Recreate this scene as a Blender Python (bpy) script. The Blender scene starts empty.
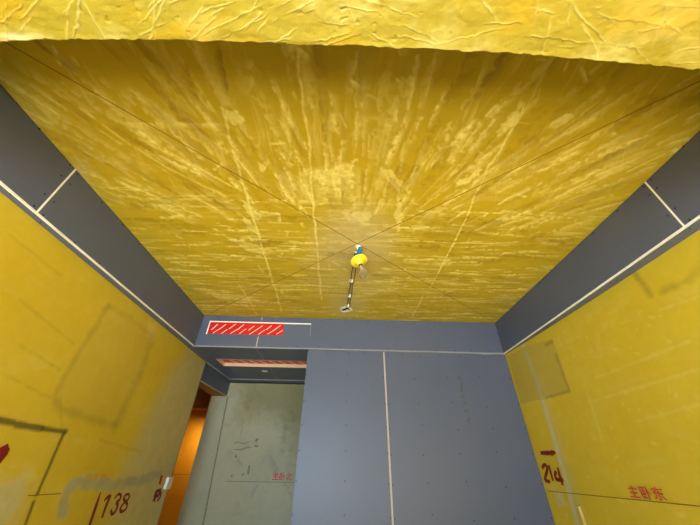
import bpy, bmesh, math, random
import numpy as np
from mathutils import Vector, Matrix, Quaternion
random.seed(7)
RNG = np.random.default_rng(11)
SC = bpy.context.scene
COL = SC.collection

# ------------------------------------------------------------------ camera
H = 1.16                                   # camera height above the floor
FPX, PITCH, YAW, ROLL = 289.39, 0.6200, 0.0181, 0.0187
_cy, _sy, _cp, _sp = math.cos(YAW), math.sin(YAW), math.cos(PITCH), math.sin(PITCH)
CF = np.array([_sy*_cp, _cy*_cp, _sp]); _R0 = np.array([_cy, -_sy, 0.0]); _U0 = np.cross(_R0, CF)
CR = math.cos(ROLL)*_R0 + math.sin(ROLL)*_U0
CU = -math.sin(ROLL)*_R0 + math.cos(ROLL)*_U0
CO = np.array([0.0, 0.0, H])
cd = bpy.data.cameras.new('camera'); cam = bpy.data.objects.new('camera', cd); COL.objects.link(cam)
cd.sensor_fit = 'HORIZONTAL'; cd.sensor_width = 36.0; cd.lens = 36.0*FPX/700.0
cd.clip_start = 0.02; cd.clip_end = 100
cam.matrix_world = Matrix(((CR[0], CU[0], -CF[0], 0), (CR[1], CU[1], -CF[1], 0), (CR[2], CU[2], -CF[2], H), (0, 0, 0, 1)))
SC.camera = cam

# ------------------------------------------------------------------ world, light, exposure
w = bpy.data.worlds.new('world'); SC.world = w; w.use_nodes = True
w.node_tree.nodes['Background'].inputs[0].default_value = (0.78, 0.88, 1.0, 1)
w.node_tree.nodes['Background'].inputs[1].default_value = 0.5

def area(name, loc, direction, sx, sy, power, color):
    l = bpy.data.lights.new(name, 'AREA'); l.shape = 'RECTANGLE'; l.size = sx; l.size_y = sy
    l.energy = power; l.color = color
    o = bpy.data.objects.new(name, l); COL.objects.link(o); o.location = loc
    o.rotation_mode = 'QUATERNION'; o.rotation_quaternion = Vector(direction).to_track_quat('-Z', 'Y')
    return o
area('window_daylight', (-1.0, -2.45, 1.15), (0.05, 1, 0.0), 1.5, 1.7, 122, (0.48, 0.74, 1.0))
area('hall_warm_lamp', (-3.3, 8.2, 1.9), (-0.15, 0.5, -0.85), 0.8, 0.4, 7.5, (1.0, 0.74, 0.44))  # unseen warm lamp for the hall wall, tucked behind the downstand
sl = bpy.data.lights.new('sun', 'SUN'); sl.energy = 60; sl.angle = 0.02; sl.color = (1.0, 0.97, 0.93)
so = bpy.data.objects.new('sun', sl); COL.objects.link(so); so.rotation_mode = 'QUATERNION'      # falls on the floor by the window and the added slab outside
so.rotation_quaternion = Vector((0.25, math.cos(math.radians(58)), -math.sin(math.radians(58)))).to_track_quat('-Z', 'Y')
SC.view_settings.view_transform = 'Standard'; SC.view_settings.look = 'None'
SC.view_settings.exposure = 0.58; SC.view_settings.gamma = 1.0; SC.view_settings.use_curve_mapping = False

# ------------------------------------------------------------------ key dimensions (metres, floor at z = 0)
ZC = 1.67 + H            # ceiling
ZB = 1.2396 + H          # bottom of the bulkheads and of the soffit
XL, XR, YB = -1.8946, 2.0763, 3.6689       # front faces of the bulkheads
XP = -0.4504             # free edge of the partition
YN = 5.40                # back wall of the entrance recess
YE = 4.35                # free end of the left wall (door opening behind it)
ZL = 0.978 + H           # underside of the door lintel
XRW = 2.165              # right wall (mean)
def xrw(y): return 2.185-0.08*np.clip((y-1.2)/2.5, 0, 1.2)**2   # bows in towards the back corner
def xlw(y): return -1.945 - 0.055*(y-0.3)/4.05     # left wall, slightly out of square
Y0 = 0.35                # face of the beam

def ray(px, py): return CF + (px-350)/FPX*CR - (py-262.5)/FPX*CU
def on_y(px, py, y): d = ray(px, py); return CO + d*(y/d[1])
def on_x(px, py, x): d = ray(px, py); return CO + d*(x/d[0])
def on_z(px, py, z): d = ray(px, py); return CO + d*((z-H)/d[2])
def on_left(px, py):
    d = ray(px, py); k = -0.055/4.05; c = -1.945 - 0.3*k      # x = c + k*y
    return CO + d*(c/(d[0]-k*d[1]))
def on_right(px, py):
    x = XRW
    for _ in range(8): p = on_x(px, py, x); x = float(xrw(p[1]))
    return on_x(px, py, x)
def on_ceiling(px, py): return on_z(px, py, ZC)
def on_front(px, py): return on_y(px, py, YB)
def on_niche(px, py): return on_y(px, py, YN)

# ------------------------------------------------------------------ materials
def srgb(r, g, b):
    f = lambda c: (c/255/12.92 if c <= 10 else ((c/255+0.055)/1.055)**2.4)
    return (f(r), f(g), f(b), 1)
class NT:
    def __init__(s, name):
        s.m = bpy.data.materials.new(name); s.m.use_nodes = True; s.t = s.m.node_tree
        s.b = s.t.nodes['Principled BSDF']; s.tc = None
    def n(s, kind, **kw):
        o = s.t.nodes.new(kind)
        for k, v in kw.items(): setattr(o, k, v)
        return o
    def l(s, a, b): s.t.links.new(a, b)
    def coord(s, scale=(1, 1, 1)):
        if not s.tc: s.tc = s.n('ShaderNodeTexCoord')
        m = s.n('ShaderNodeMapping'); m.inputs['Scale'].default_value = scale
        s.l(s.tc.outputs['Object'], m.inputs[0]); return m.outputs[0]
    def noise(s, sc, det=4, rough=0.55, stretch=(1, 1, 1), dist=0.0):
        o = s.n('ShaderNodeTexNoise'); o.inputs['Scale'].default_value = sc; o.inputs['Detail'].default_value = det
        o.inputs['Roughness'].default_value = rough; o.inputs['Distortion'].default_value = dist
        s.l(s.coord(stretch), o.inputs['Vector']); return o.outputs['Fac']
    def ramp(s, x, a, b, lo=0.0, hi=1.0):
        o = s.n('ShaderNodeMapRange'); o.inputs[1].default_value = a; o.inputs[2].default_value = b
        o.inputs[3].default_value = lo; o.inputs[4].default_value = hi; s.l(x, o.inputs[0]); return o.outputs[0]
    def math(s, op, a, b=None):
        o = s.n('ShaderNodeMath', operation=op)
        for i, v in enumerate((a, b)):
            if v is None: continue
            if isinstance(v, (int, float)): o.inputs[i].default_value = v
            else: s.l(v, o.inputs[i])
        return o.outputs[0]
    def mix(s, f, a, b):
        o = s.n('ShaderNodeMix', data_type='RGBA')
        for i, v in ((0, f), (6, a), (7, b)):
            if isinstance(v, (int, float, tuple)): o.inputs[i].default_value = v
            else: s.l(v, o.inputs[i])
        return o.outputs[2]
    def attr(s, name):
        o = s.n('ShaderNodeAttribute'); o.attribute_name = name; return o.outputs['Fac']
    def bump(s, h, strength=0.3, dist=0.01):
        o = s.n('ShaderNodeBump'); o.inputs['Strength'].default_value = strength; o.inputs['Distance'].default_value = dist
        s.l(h, o.inputs['Height']); s.l(o.outputs[0], s.b.inputs['Normal'])
    def out(s, c, rough=0.6, spec=0.3, metal=0.0):
        if isinstance(c, tuple): s.b.inputs['Base Color'].default_value = c
        else: s.l(c, s.b.inputs['Base Color'])
        if isinstance(rough, (int, float)): s.b.inputs['Roughness'].default_value = rough
        else: s.l(rough, s.b.inputs['Roughness'])
        s.b.inputs['Specular IOR Level'].default_value = spec; s.b.inputs['Metallic'].default_value = metal
        return s.m
def plain(name, c, rough=0.5, spec=0.4, metal=0.0, vary=0.12, sc=25):
    t = NT(name); f = t.noise(sc, 3)
    d = tuple(max(0, v*(1-vary)) for v in c[:3])+(1,); u = tuple(min(1, v*(1+vary)) for v in c[:3])+(1,)
    return t.out(t.mix(t.ramp(f, 0.3, 0.7), d, u), rough, spec, metal)

def painted(name, base, base2, pale, grey, dark, amp=1.0, bump=0.12, streak=(1, 1, 1), rough=0.55, spec=0.35, streaks=False):
    """yellow primer over plaster; attribute channels carry trowel marks, bare patches and cuts"""
    t = NT(name)
    big = t.ramp(t.noise(1.6, 4, 0.6, streak), 0.35, 0.68)
    fine = t.ramp(t.noise(14, 5, 0.65, streak), 0.35, 0.7)
    c = t.mix(t.math('ADD', t.math('MULTIPLY', big, 0.6), t.math('MULTIPLY', fine, 0.35)), base, base2)
    if streaks:
        sx = t.n('ShaderNodeSeparateXYZ'); t.l(t.tc.outputs['Object'], sx.inputs[0])
        far = t.ramp(sx.outputs[1], 1.1, 1.9)
        across = t.ramp(t.noise(1.0, 5, 0.62, (1.6, 19, 1), 0.6), 0.54, 0.62); along = t.ramp(t.noise(1.0, 5, 0.62, (16, 1.7, 1), 0.6), 0.54, 0.64)
        both = t.math('ADD', t.math('MULTIPLY', across, far), t.math('MULTIPLY', along, t.math('SUBTRACT', 1.0, far)))
        patch = t.ramp(t.noise(2.3, 4, 0.6), 0.38, 0.62)
        c = t.mix(t.math('MULTIPLY', t.math('MULTIPLY', both, patch), 0.30), c, pale)
    brk = t.ramp(t.noise(38, 3, 0.6), 0.3, 0.62, 0.55, 1.0)
    c = t.mix(t.math('MULTIPLY', t.attr('pale'), brk), c, pale)
    g = t.mix(t.ramp(t.noise(9, 4), 0.3, 0.7), grey, tuple(v*1.25 for v in grey[:3])+(1,))
    c = t.mix(t.math('MULTIPLY', t.attr('grey'), t.ramp(t.noise(20, 3), 0.25, 0.6, 0.7, 1.0)), c, g)
    c = t.mix(t.attr('dark'), c, dark)
    t.bump(t.math('ADD', t.noise(30, 5, 0.6), t.math('MULTIPLY', t.attr('pale'), 0.6)), bump, 0.01)
    return t.out(c, rough, spec)

M = {}
M['ceil'] = painted('yellow_primed_ceiling', srgb(192, 163, 22), srgb(207, 178, 38), srgb(255, 240, 140), srgb(196, 180, 134), srgb(142, 108, 8), streak=(0.5, 1.4, 1), bump=0.10, streaks=True)
M['wall'] = painted('yellow_primed_wall', srgb(203, 173, 34), srgb(216, 189, 56), srgb(222, 206, 112), srgb(186, 180, 142), srgb(88, 80, 36), bump=0.10)
M['beam'] = painted('yellow_troweled_beam_darkened', srgb(147, 129, 30), srgb(160, 143, 46), srgb(192, 180, 104), srgb(214, 200, 150), srgb(176, 140, 12), bump=0.30)  # same yellow primer, darkened to offset the strong light on the beam
M['concrete'] = painted('bare_grey_plaster', srgb(172, 168, 140), srgb(188, 184, 156), srgb(168, 164, 140), srgb(122, 118, 98), srgb(120, 112, 40), bump=0.15)
M['hall'] = plain('hall_primer_warm_lit', srgb(226, 158, 28), 0.6, 0.3, vary=0.06, sc=3)  # yellow primer turned orange, warm lamp light mixed into the colour
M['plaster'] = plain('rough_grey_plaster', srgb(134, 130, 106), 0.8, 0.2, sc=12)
M['floor'] = plain('concrete_floor', srgb(168, 160, 144), 0.8, 0.2, sc=6)
M['brown'] = plain('lintel_plaster_orange_lit', srgb(176, 118, 50), 0.7, 0.2, sc=10)  # plaster with the hall's orange bounce light put into its colour
def board(name, c):
    t = NT(name); f = t.ramp(t.noise(2.2, 4, 0.6), 0.3, 0.7); g = t.ramp(t.noise(60, 2), 0.35, 0.65)
    c2 = tuple(v*1.12 for v in c[:3])+(1,)
    k = t.mix(t.math('ADD', t.math('MULTIPLY', f, 0.6), t.math('MULTIPLY', g, 0.3)), c, c2)
    sm = t.math('MULTIPLY', t.ramp(t.noise(3.1, 5, 0.7, (1, 3, 1)), 0.66, 0.8), 0.18)
    k = t.mix(sm, k, srgb(150, 150, 150)); t.bump(t.noise(120, 2), 0.05, 0.002)
    return t.out(k, 0.42, 0.5)
M['blue'] = board('blue_gypsum_board', srgb(85, 93, 115))
M['bead'] = plain('cream_corner_bead', srgb(255, 255, 246), 0.4, vary=0.04)
M['greybead'] = plain('grey_corner_bead', srgb(150, 150, 154), 0.5, vary=0.06)
M['filler'] = plain('beige_joint_filler', srgb(196, 182, 166), 0.7, vary=0.1)
M['screw'] = plain('black_phosphate_screw', srgb(22, 22, 26), 0.5)
M['red'] = plain('red_protective_film', srgb(214, 30, 22), 0.35, 0.4, vary=0.08, sc=18)
M['white'] = plain('white_print', srgb(246, 236, 222), 0.5, vary=0.03)
M['wood'] = plain('pale_cut_wood', srgb(226, 196, 156), 0.6, vary=0.08)
M['brush'] = plain('dark_red_brush_paint', srgb(124, 28, 18), 0.6, vary=0.25, sc=40)
M['stamp'] = plain('faded_red_stencil_paint', srgb(206, 84, 62), 0.7, vary=0.2, sc=60)
M['faintstamp'] = plain('scraped_pink_stencil_paint', srgb(206, 160, 66), 0.8, vary=0.15, sc=60)
M['chalk'] = plain('dark_ink_line', srgb(128, 98, 20), 0.8, vary=0.2, sc=50)
M['pencil'] = plain('faint_pencil', srgb(134, 130, 106), 0.8, vary=0.2, sc=50)
M['smudge'] = plain('board_print_smudge', srgb(88, 91, 102), 0.6, vary=0.2, sc=60)
M['lampyellow'] = plain('yellow_lamp_plastic', srgb(255, 222, 48), 0.3, 0.5, vary=0.04)
M['bluetape'] = plain('blue_insulating_tape', srgb(30, 120, 160), 0.35, 0.5, vary=0.1)
M['metalw'] = plain('white_steel', srgb(226, 226, 222), 0.3, 0.5, vary=0.05)
M['wire'] = plain('dark_grey_wire', srgb(108, 104, 98), 0.45, vary=0.15)
M['cap'] = plain('dull_brass_cap', srgb(92, 74, 40), 0.35, 0.5, 0.8)
M['putty'] = plain('white_putty', srgb(226, 220, 196), 0.7, vary=0.06)
M['gap'] = plain('dark_grey_profile', srgb(56, 57, 62), 0.6)
M['black'] = plain('black_cavity', srgb(24, 22, 20), 0.7)
M['boxwhite'] = plain('white_box_plastic', srgb(222, 220, 208), 0.4, vary=0.04)
M['orange'] = plain('orange_sticker', srgb(236, 140, 84), 0.5, vary=0.08)
M['pvc'] = plain('cream_conduit', srgb(222, 196, 130), 0.4, vary=0.06)
def glass():
    m = bpy.data.materials.new('thin_clear_bulb_glass'); m.use_nodes = True; t = m.node_tree; t.nodes.clear()
    o = t.nodes.new('ShaderNodeOutputMaterial'); x = t.nodes.new('ShaderNodeMixShader'); a = t.nodes.new('ShaderNodeBsdfTransparent'); g = t.nodes.new('ShaderNodeBsdfGlossy')
    f = t.nodes.new('ShaderNodeLayerWeight'); f.inputs['Blend'].default_value = 0.28
    a.inputs[0].default_value = (.96, .97, .96, 1); g.inputs['Roughness'].default_value = 0.05; g.inputs[0].default_value = (1, 1, 1, 1)
    d = t.nodes.new('ShaderNodeBsdfTranslucent'); d.inputs[0].default_value = (.9, .9, .86, 1); y = t.nodes.new('ShaderNodeMixShader')      # pale translucent layer, denser towards the rim
    k = t.nodes.new('ShaderNodeMath'); k.operation = 'MULTIPLY_ADD'; k.inputs[1].default_value = .5; k.inputs[2].default_value = .26; t.links.new(f.outputs['Facing'], k.inputs[0])
    t.links.new(k.outputs[0], y.inputs[0]); t.links.new(a.outputs[0], y.inputs[1]); t.links.new(d.outputs[0], y.inputs[2])
    f2 = t.nodes.new('ShaderNodeFresnel'); f2.inputs[0].default_value = 1.16
    t.links.new(f2.outputs[0], x.inputs[0]); t.links.new(y.outputs[0], x.inputs[1]); t.links.new(g.outputs[0], x.inputs[2]); t.links.new(x.outputs[0], o.inputs[0])
    return m
M['glass'] = glass()

# ------------------------------------------------------------------ object helpers
def props(o, label=None, cat=None, group=None, kind=None):
    for k, v in (('label', label), ('category', cat), ('group', group), ('kind', kind)):
        if v: o[k] = v
    return o
ROOT = {}
def thing(name, loc, label, cat, group=None):
    o = bpy.data.objects.new(name, None); o.empty_display_size = 0.05; COL.objects.link(o)
    o.location = Vector(loc); ROOT[o] = Vector(loc); return props(o, label, cat, group)
def link(name, me, mats, parent=None, label=None):
    for m in (mats if isinstance(mats, (list, tuple)) else [mats]): me.materials.append(M[m])
    o = bpy.data.objects.new(name, me); COL.objects.link(o)
    org = Vector((0, 0, 0))
    if parent is not None:
        o.parent = parent; org = ROOT.get(parent, Vector((0, 0, 0)))
        if org.length: me.transform(Matrix.Translation(-org))
    ROOT[o] = org
    if label: o['label'] = label
    return o
def obj(name, bm, mats, parent=None, label=None, smooth=False):
    bmesh.ops.recalc_face_normals(bm, faces=bm.faces)
    me = bpy.data.meshes.new(name); bm.to_mesh(me); bm.free()
    if smooth:
        for p in me.polygons: p.use_smooth = True
    return link(name, me, mats, parent, label)
def struct(o): o['kind'] = 'structure'; return o
def box(bm, a, b, bevel=0.0, mi=0):
    a, b = [min(p) for p in zip(a, b)], [max(p) for p in zip(a, b)]
    vs = [bm.verts.new((x, y, z)) for x in (a[0], b[0]) for y in (a[1], b[1]) for z in (a[2], b[2])]
    fs = [bm.faces.new([vs[i] for i in q]) for q in ((0, 1, 3, 2), (4, 6, 7, 5), (0, 4, 5, 1), (2, 3, 7, 6), (0, 2, 6, 4), (1, 5, 7, 3))]
    for f in fs: f.material_index = mi
    if bevel:
        bmesh.ops.bevel(bm, geom=list({e for f in fs for e in f.edges}), offset=bevel, segments=2, affect='EDGES')
    return fs
def B(*boxes, bevel=0.0):
    bm = bmesh.new()
    for a, b in boxes: box(bm, a, b, bevel)
    return bm
def prism(bm, pts, off, mi=0):
    """closed outline (world points) pushed along a vector into a solid"""
    a = [bm.verts.new(Vector(p)) for p in pts]; b = [bm.verts.new(Vector(p)+Vector(off)) for p in pts]
    n = len(pts); fs = [bm.faces.new(a), bm.faces.new(b[::-1])]
    for i in range(n): fs.append(bm.faces.new((a[i], b[i], b[(i+1) % n], a[(i+1) % n])))
    for f in fs: f.material_index = mi
def tube(bm, pts, r, seg=10, mi=0):
    pts = [Vector(p) for p in pts]; rings = []
    rr = r if isinstance(r, (list, tuple)) else [r]*len(pts)
    t0 = (pts[1]-pts[0]).normalized(); nrm = t0.orthogonal().normalized()
    for i, p in enumerate(pts):
        t = (pts[min(i+1, len(pts)-1)]-pts[max(i-1, 0)]).normalized()
        nrm = (nrm - t*nrm.dot(t)).normalized(); bn = t.cross(nrm)
        rings.append([bm.verts.new(p+(nrm*math.cos(2*math.pi*k/seg)+bn*math.sin(2*math.pi*k/seg))*rr[i]) for k in range(seg)])
    for a, b in zip(rings, rings[1:]):
        for k in range(seg): bm.faces.new((a[k], a[(k+1) % seg], b[(k+1) % seg], b[k])).material_index = mi
    for q in (rings[0][::-1], rings[-1]): bm.faces.new(q).material_index = mi
def lathe(bm, prof, org, axis, seg=32, mi=0):
    """profile [(radius, distance along axis)]"""
    q = Vector(axis).normalized().to_track_quat('Z', 'Y'); org = Vector(org); rings = []
    for r, h in prof:
        if r < 1e-6: rings.append([bm.verts.new(org+q@Vector((0, 0, h)))]); continue
        rings.append([bm.verts.new(org+q@Vector((r*math.cos(2*math.pi*k/seg), r*math.sin(2*math.pi*k/seg), h))) for k in range(seg)])
    for a, b in zip(rings, rings[1:]):
        for k in range(seg):
            v = [a[k % len(a)], a[(k+1) % len(a)], b[(k+1) % len(b)], b[k % len(b)]]
            v = list(dict.fromkeys(v))
            if len(v) > 2: bm.faces.new(v).material_index = mi
def ribbon(bm, pts, widths, nrm, lift=0.0012):
    """a brush stroke: a thin flat band following world points lying on a surface with normal nrm"""
    pts = [Vector(p) for p in pts]; n = Vector(nrm).normalized()
    if not isinstance(widths, (list, tuple)): widths = [widths]*len(pts)
    L, R_ = [], []
    for i, p in enumerate(pts):
        t = (pts[min(i+1, len(pts)-1)]-pts[max(i-1, 0)]).normalized(); s = n.cross(t)
        L.append(p+s*widths[i]/2+n*lift); R_.append(p-s*widths[i]/2+n*lift)
    lo = [v-n*(lift*0.8) for v in L+R_]; k = len(pts)
    top = [bm.verts.new(v) for v in L+R_]; bot = [bm.verts.new(v) for v in lo]
    for i in range(k-1):
        bm.faces.new((top[i], top[i+1], top[k+i+1], top[k+i])); bm.faces.new((bot[i], bot[k+i], bot[k+i+1], bot[i+1]))
        bm.faces.new((top[i], bot[i], bot[i+1], top[i+1])); bm.faces.new((top[k+i], top[k+i+1], bot[k+i+1], bot[k+i]))
    bm.faces.new((top[0], top[k], bot[k], bot[0])); bm.faces.new((top[k-1], bot[k-1], bot[2*k-1], top[2*k-1]))
def smooth_path(pts, n=6):
    out = []; P = [np.array(p, float) for p in pts]
    for i in range(len(P)-1):
        p0, p1, p2, p3 = P[max(i-1, 0)], P[i], P[i+1], P[min(i+2, len(P)-1)]
        for k in range(n):
            t = k/n
            out.append(0.5*((2*p1)+(-p0+p2)*t+(2*p0-5*p1+4*p2-p3)*t*t+(-p0+3*p1-3*p2+p3)*t**3))
    out.append(P[-1]); return out

# ------------------------------------------------------------------ stain maps stored on dense wall meshes
def vnoise(nu, nv, cu, cv):
    """smooth value noise with cells of cu x cv samples"""
    gu, gv = int(nu/cu)+3, int(nv/cv)+3; g = RNG.random((gu, gv))
    a = np.arange(nu)/cu; b = np.arange(nv)/cv; i = a.astype(int); j = b.astype(int)
    f = a-i; h = b-j; f = f*f*(3-2*f); h = h*h*(3-2*h); f = f[:, None]; h = h[None, :]
    return (g[np.ix_(i, j)]*(1-f)+g[np.ix_(i+1, j)]*f)*(1-h)+(g[np.ix_(i, j+1)]*(1-f)+g[np.ix_(i+1, j+1)]*f)*h
class Stain:
    gain = 1.0
    def __init__(s, u0, u1, v0, v1, res=0.01):
        s.nu, s.nv = int(round((u1-u0)/res))+1, int(round((v1-v0)/res))+1
        s.u = np.linspace(u0, u1, s.nu); s.v = np.linspace(v0, v1, s.nv)
        s.ch = {k: np.zeros((s.nu, s.nv)) for k in ('pale', 'grey', 'dark')}
        s.brk = 0.5*vnoise(s.nu, s.nv, 5, 5)+0.3*vnoise(s.nu, s.nv, 2.5, 2.5)+0.2*vnoise(s.nu, s.nv, 14, 14)
    def win(s, a, b, c, d):
        i0, i1 = np.searchsorted(s.u, a), np.searchsorted(s.u, b); j0, j1 = np.searchsorted(s.v, c), np.searchsorted(s.v, d)
        return slice(i0, i1), slice(j0, j1)
    def put(s, ch, sl, m):
        a = s.ch[ch][sl]; s.ch[ch][sl] = a+(1-a)*np.clip(m, 0, 1)
    def line(s, ch, pts, wd, alpha=1, soft=0.012, rag=0.0):
        pts = np.array(pts, float); q = wd+soft*2+0.02
        sl = s.win(pts[:, 0].min()-q, pts[:, 0].max()+q, pts[:, 1].min()-q, pts[:, 1].max()+q)
        U, V = np.meshgrid(s.u[sl[0]], s.v[sl[1]], indexing='ij')
        if U.size == 0: return
        d = np.full(U.shape, 9.0)
        for a, b in zip(pts, pts[1:]):
            e = b-a; t = np.clip(((U-a[0])*e[0]+(V-a[1])*e[1])/(e@e+1e-9), 0, 1)
            d = np.minimum(d, np.hypot(U-a[0]-t*e[0], V-a[1]-t*e[1]))
        d = d+rag*(s.brk[sl]-0.5)*2
        s.put(ch, sl, alpha*np.clip((wd/2-d)/soft+0.5, 0, 1))
    def poly(s, ch, pts, alpha=1, soft=0.02, rag=0.0):
        P = np.array(pts, float); q = soft*2+rag
        sl = s.win(P[:, 0].min()-q, P[:, 0].max()+q, P[:, 1].min()-q, P[:, 1].max()+q)
        U, V = np.meshgrid(s.u[sl[0]], s.v[sl[1]], indexing='ij')
        if U.size == 0: return
        d = np.full(U.shape, 9.0); ins = np.zeros(U.shape, bool)
        for a, b in zip(P, np.roll(P, -1, 0)):
            e = b-a; t = np.clip(((U-a[0])*e[0]+(V-a[1])*e[1])/(e@e+1e-9), 0, 1)
            d = np.minimum(d, np.hypot(U-a[0]-t*e[0], V-a[1]-t*e[1]))
            c = ((a[1] > V) != (b[1] > V)) & (U < (b[0]-a[0])*(V-a[1])/((b[1]-a[1]) or 1e-9)+a[0]); ins ^= c
        d = np.where(ins, d, -d)+rag*(s.brk[sl]-0.5)*2
        s.put(ch, sl, alpha*np.clip(d/soft+0.5, 0, 1))
    def trowel(s, ch, cu, cv, ang, ln, wd, alpha):
        """one pass of a trowel: sharp on one side, feathering out on the other and towards its end"""
        q = ln*0.6+wd; sl = s.win(cu-q, cu+q, cv-q, cv+q)
        U, V = np.meshgrid(s.u[sl[0]], s.v[sl[1]], indexing='ij')
        if U.size == 0: return
        a = (U-cu)*math.cos(ang)+(V-cv)*math.sin(ang); b = -(U-cu)*math.sin(ang)+(V-cv)*math.cos(ang)
        b = b+(s.brk[sl]-0.5)*wd*0.5; a = a+(s.brk[sl]-0.5)*ln*0.25
        m = np.clip((b+wd/2)/0.007, 0, 1)*np.clip((wd/2-b)/(wd*0.8), 0, 1)*np.clip((ln/2-np.abs(a))/(ln*0.18), 0, 1)
        s.put(ch, sl, alpha*s.gain*m*np.clip((s.brk[sl]-0.30)*5, 0.2, 1))
    def mesh(s, name, fn):
        U, V = np.meshgrid(s.u, s.v, indexing='ij'); co = np.stack(fn(U, V), -1).reshape(-1, 3)
        me = bpy.data.meshes.new(name); nu, nv = s.nu, s.nv
        me.vertices.add(nu*nv); me.vertices.foreach_set('co', co.astype(np.float32).ravel())
        idx = np.arange(nu*nv).reshape(nu, nv)
        q = np.stack([idx[:-1, :-1], idx[1:, :-1], idx[1:, 1:], idx[:-1, 1:]], -1).reshape(-1, 4)
        me.loops.add(q.size); me.polygons.add(len(q))
        me.loops.foreach_set('vertex_index', q.ravel().astype(np.int32))
        me.polygons.foreach_set('loop_start', np.arange(0, q.size, 4, dtype=np.int32))
        me.update(calc_edges=True)
        for k, a in s.ch.items():
            at = me.attributes.new(k, 'FLOAT', 'POINT'); at.data.foreach_set('value', a.astype(np.float32).ravel())
        return me
def join_boxes(me, boxes, mi=0):
    bm = bmesh.new(); bm.from_mesh(me)
    for a, b in boxes: box(bm, a, b, mi=mi)
    bm.to_mesh(me); bm.free()

# ================================================================== THE ROOM
struct(obj('floor', B(((-4.8, -2.6, -0.12), (2.6, 9.0, 0.0))), 'floor'))
struct(obj('floor_bounce_slab', B(((-2.4, -9.0, -0.12), (6.5, -2.6, -0.01))), 'floor'))  # unseen slab added to bounce sunlight inside, reaching further on the right

# ---- ceiling: primed plaster with trowel marks
S = Stain(-2.05, 2.25, Y0, 3.80, 0.0065); S.gain = 1.25
def C(px, py): p = on_ceiling(px, py); return (p[0], p[1])
def cpath(*pp): return [C(*p) for p in pp]
for _ in range(520):                       # long passes across the far part of the room
    u, v = RNG.uniform(-2.0, 2.2), RNG.uniform(1.55, 3.75)
    S.trowel('pale', u, v, RNG.normal(0, 0.06), RNG.uniform(0.08, 0.5), RNG.uniform(0.014, 0.055), RNG.uniform(0.12, 0.65))
for _ in range(240):                       # short scuffs
    u, v = RNG.uniform(-2.0, 2.2), RNG.uniform(0.4, 3.7)
    S.trowel('pale', u, v, RNG.uniform(0, 3.14), RNG.uniform(0.04, 0.12), RNG.uniform(0.012, 0.045), RNG.uniform(0.15, 0.7))
for _ in range(230):                       # near part: the plasterer swung his arm from one standing place
    u, v = RNG.uniform(-1.95, 2.15), RNG.triangular(0.42, 1.35, 1.75)
    S.trowel('pale', u, v, math.atan2(v-2.75, u-0.03)+RNG.normal(0, 0.10), RNG.uniform(0.10, 0.42), RNG.uniform(0.018, 0.065), RNG.uniform(0.12, 0.6))
for _ in range(70):
    u, v = RNG.uniform(-1.95, 2.15), RNG.uniform(0.42, 1.75)
    S.trowel('pale', u, v, math.atan2(v-2.75, u-0.03)+RNG.normal(0, 0.08), RNG.uniform(0.3, 0.7), RNG.uniform(0.06, 0.13), RNG.uniform(0.12, 0.3))
for _ in range(260):
    u, v = RNG.uniform(-2.0, 2.2), RNG.uniform(0.5, 3.7)
    S.trowel('dark', u, v, RNG.normal(0, 0.1) if v > 1.6 else math.atan2(v-2.75, u-0.03), RNG.uniform(0.15, 0.6), RNG.uniform(0.03, 0.14), RNG.uniform(0.10, 0.35))
for a, b, wd, al in (((135,131),(206,178),.05,.75), ((138,149),(208,180),.06,.65), ((128,126),(226,127),.05,.5), ((195,132),(232,157),.05,.4), ((104,187),(155,188),.014,.6),
    ((170,196),(238,196),.02,.5), ((430,128),(447,88),.04,.5), ((452,146),(478,120),.05,.6), ((478,128),(508,98),.06,.6), ((544,130),(574,114),.05,.6), ((568,136),(598,118),.05,.6),
    ((300,172),(306,204),.10,.35), ((318,168),(321,204),.10,.4), ((334,164),(336,202),.09,.4), ((348,164),(348,202),.10,.35), ((286,176),(294,204),.06,.3), ((352,52),(348,95),.06,.4), ((412,62),(406,106),.05,.5), ((240,60),(246,100),.12,.25), ((215,45),(226,95),.05,-.5), ((182,65),(195,100),.06,-.4), ((458,197),(486,176),.03,.7)):
    A, Bq = np.array(C(*a)), np.array(C(*b)); d = Bq-A; m_ = (A+Bq)/2
    S.trowel('pale' if al > 0 else 'dark', m_[0], m_[1], math.atan2(d[1], d[0]), float(np.hypot(*d))*1.1, wd, abs(al))
for pts, wd, al in (
    (((222,108),(236,160),(247,197),(258,233),(266,260),(275,290),(282,312)), .020, .65),
    (((297,48),(300,75),(304,110),(309,145),(311,180),(315,225),(318,260),(321,300)), .018, .7),
    (((526,105),(500,150),(487,170),(475,197),(455,240),(430,288)), .014, .8), (((424,295),(412,318)), .018, .5),
    (((242,285),(300,285),(345,287),(430,289),(527,290)), .016, .7), (((350,299),(430,301),(500,300)), .014, .6),
    (((240,285),(257,315)), .018, .5), (((417,57),(412,90),(408,108)), .02, .5), (((140,140),(190,163),(240,190)), .022, .5),
    (((138,150),(180,175),(225,196)), .02, .4), (((100,187),(150,190)), .014, .5), (((170,206),(240,208)), .014, .4),
    (((395,240),(470,243),(520,242)), .014, .45), (((400,280),(470,284)), .012, .4), (((170,270),(250,272)), .012, .5), (((190,255),(270,258)), .014, .45)):
    P = [C(*p) for p in pts]; P = smooth_path(P, 4); P = [p+RNG.normal(0, 0.005, 2) for p in P]
    S.line('pale', P, wd*.8, al, 0.010, 0.010)
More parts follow.
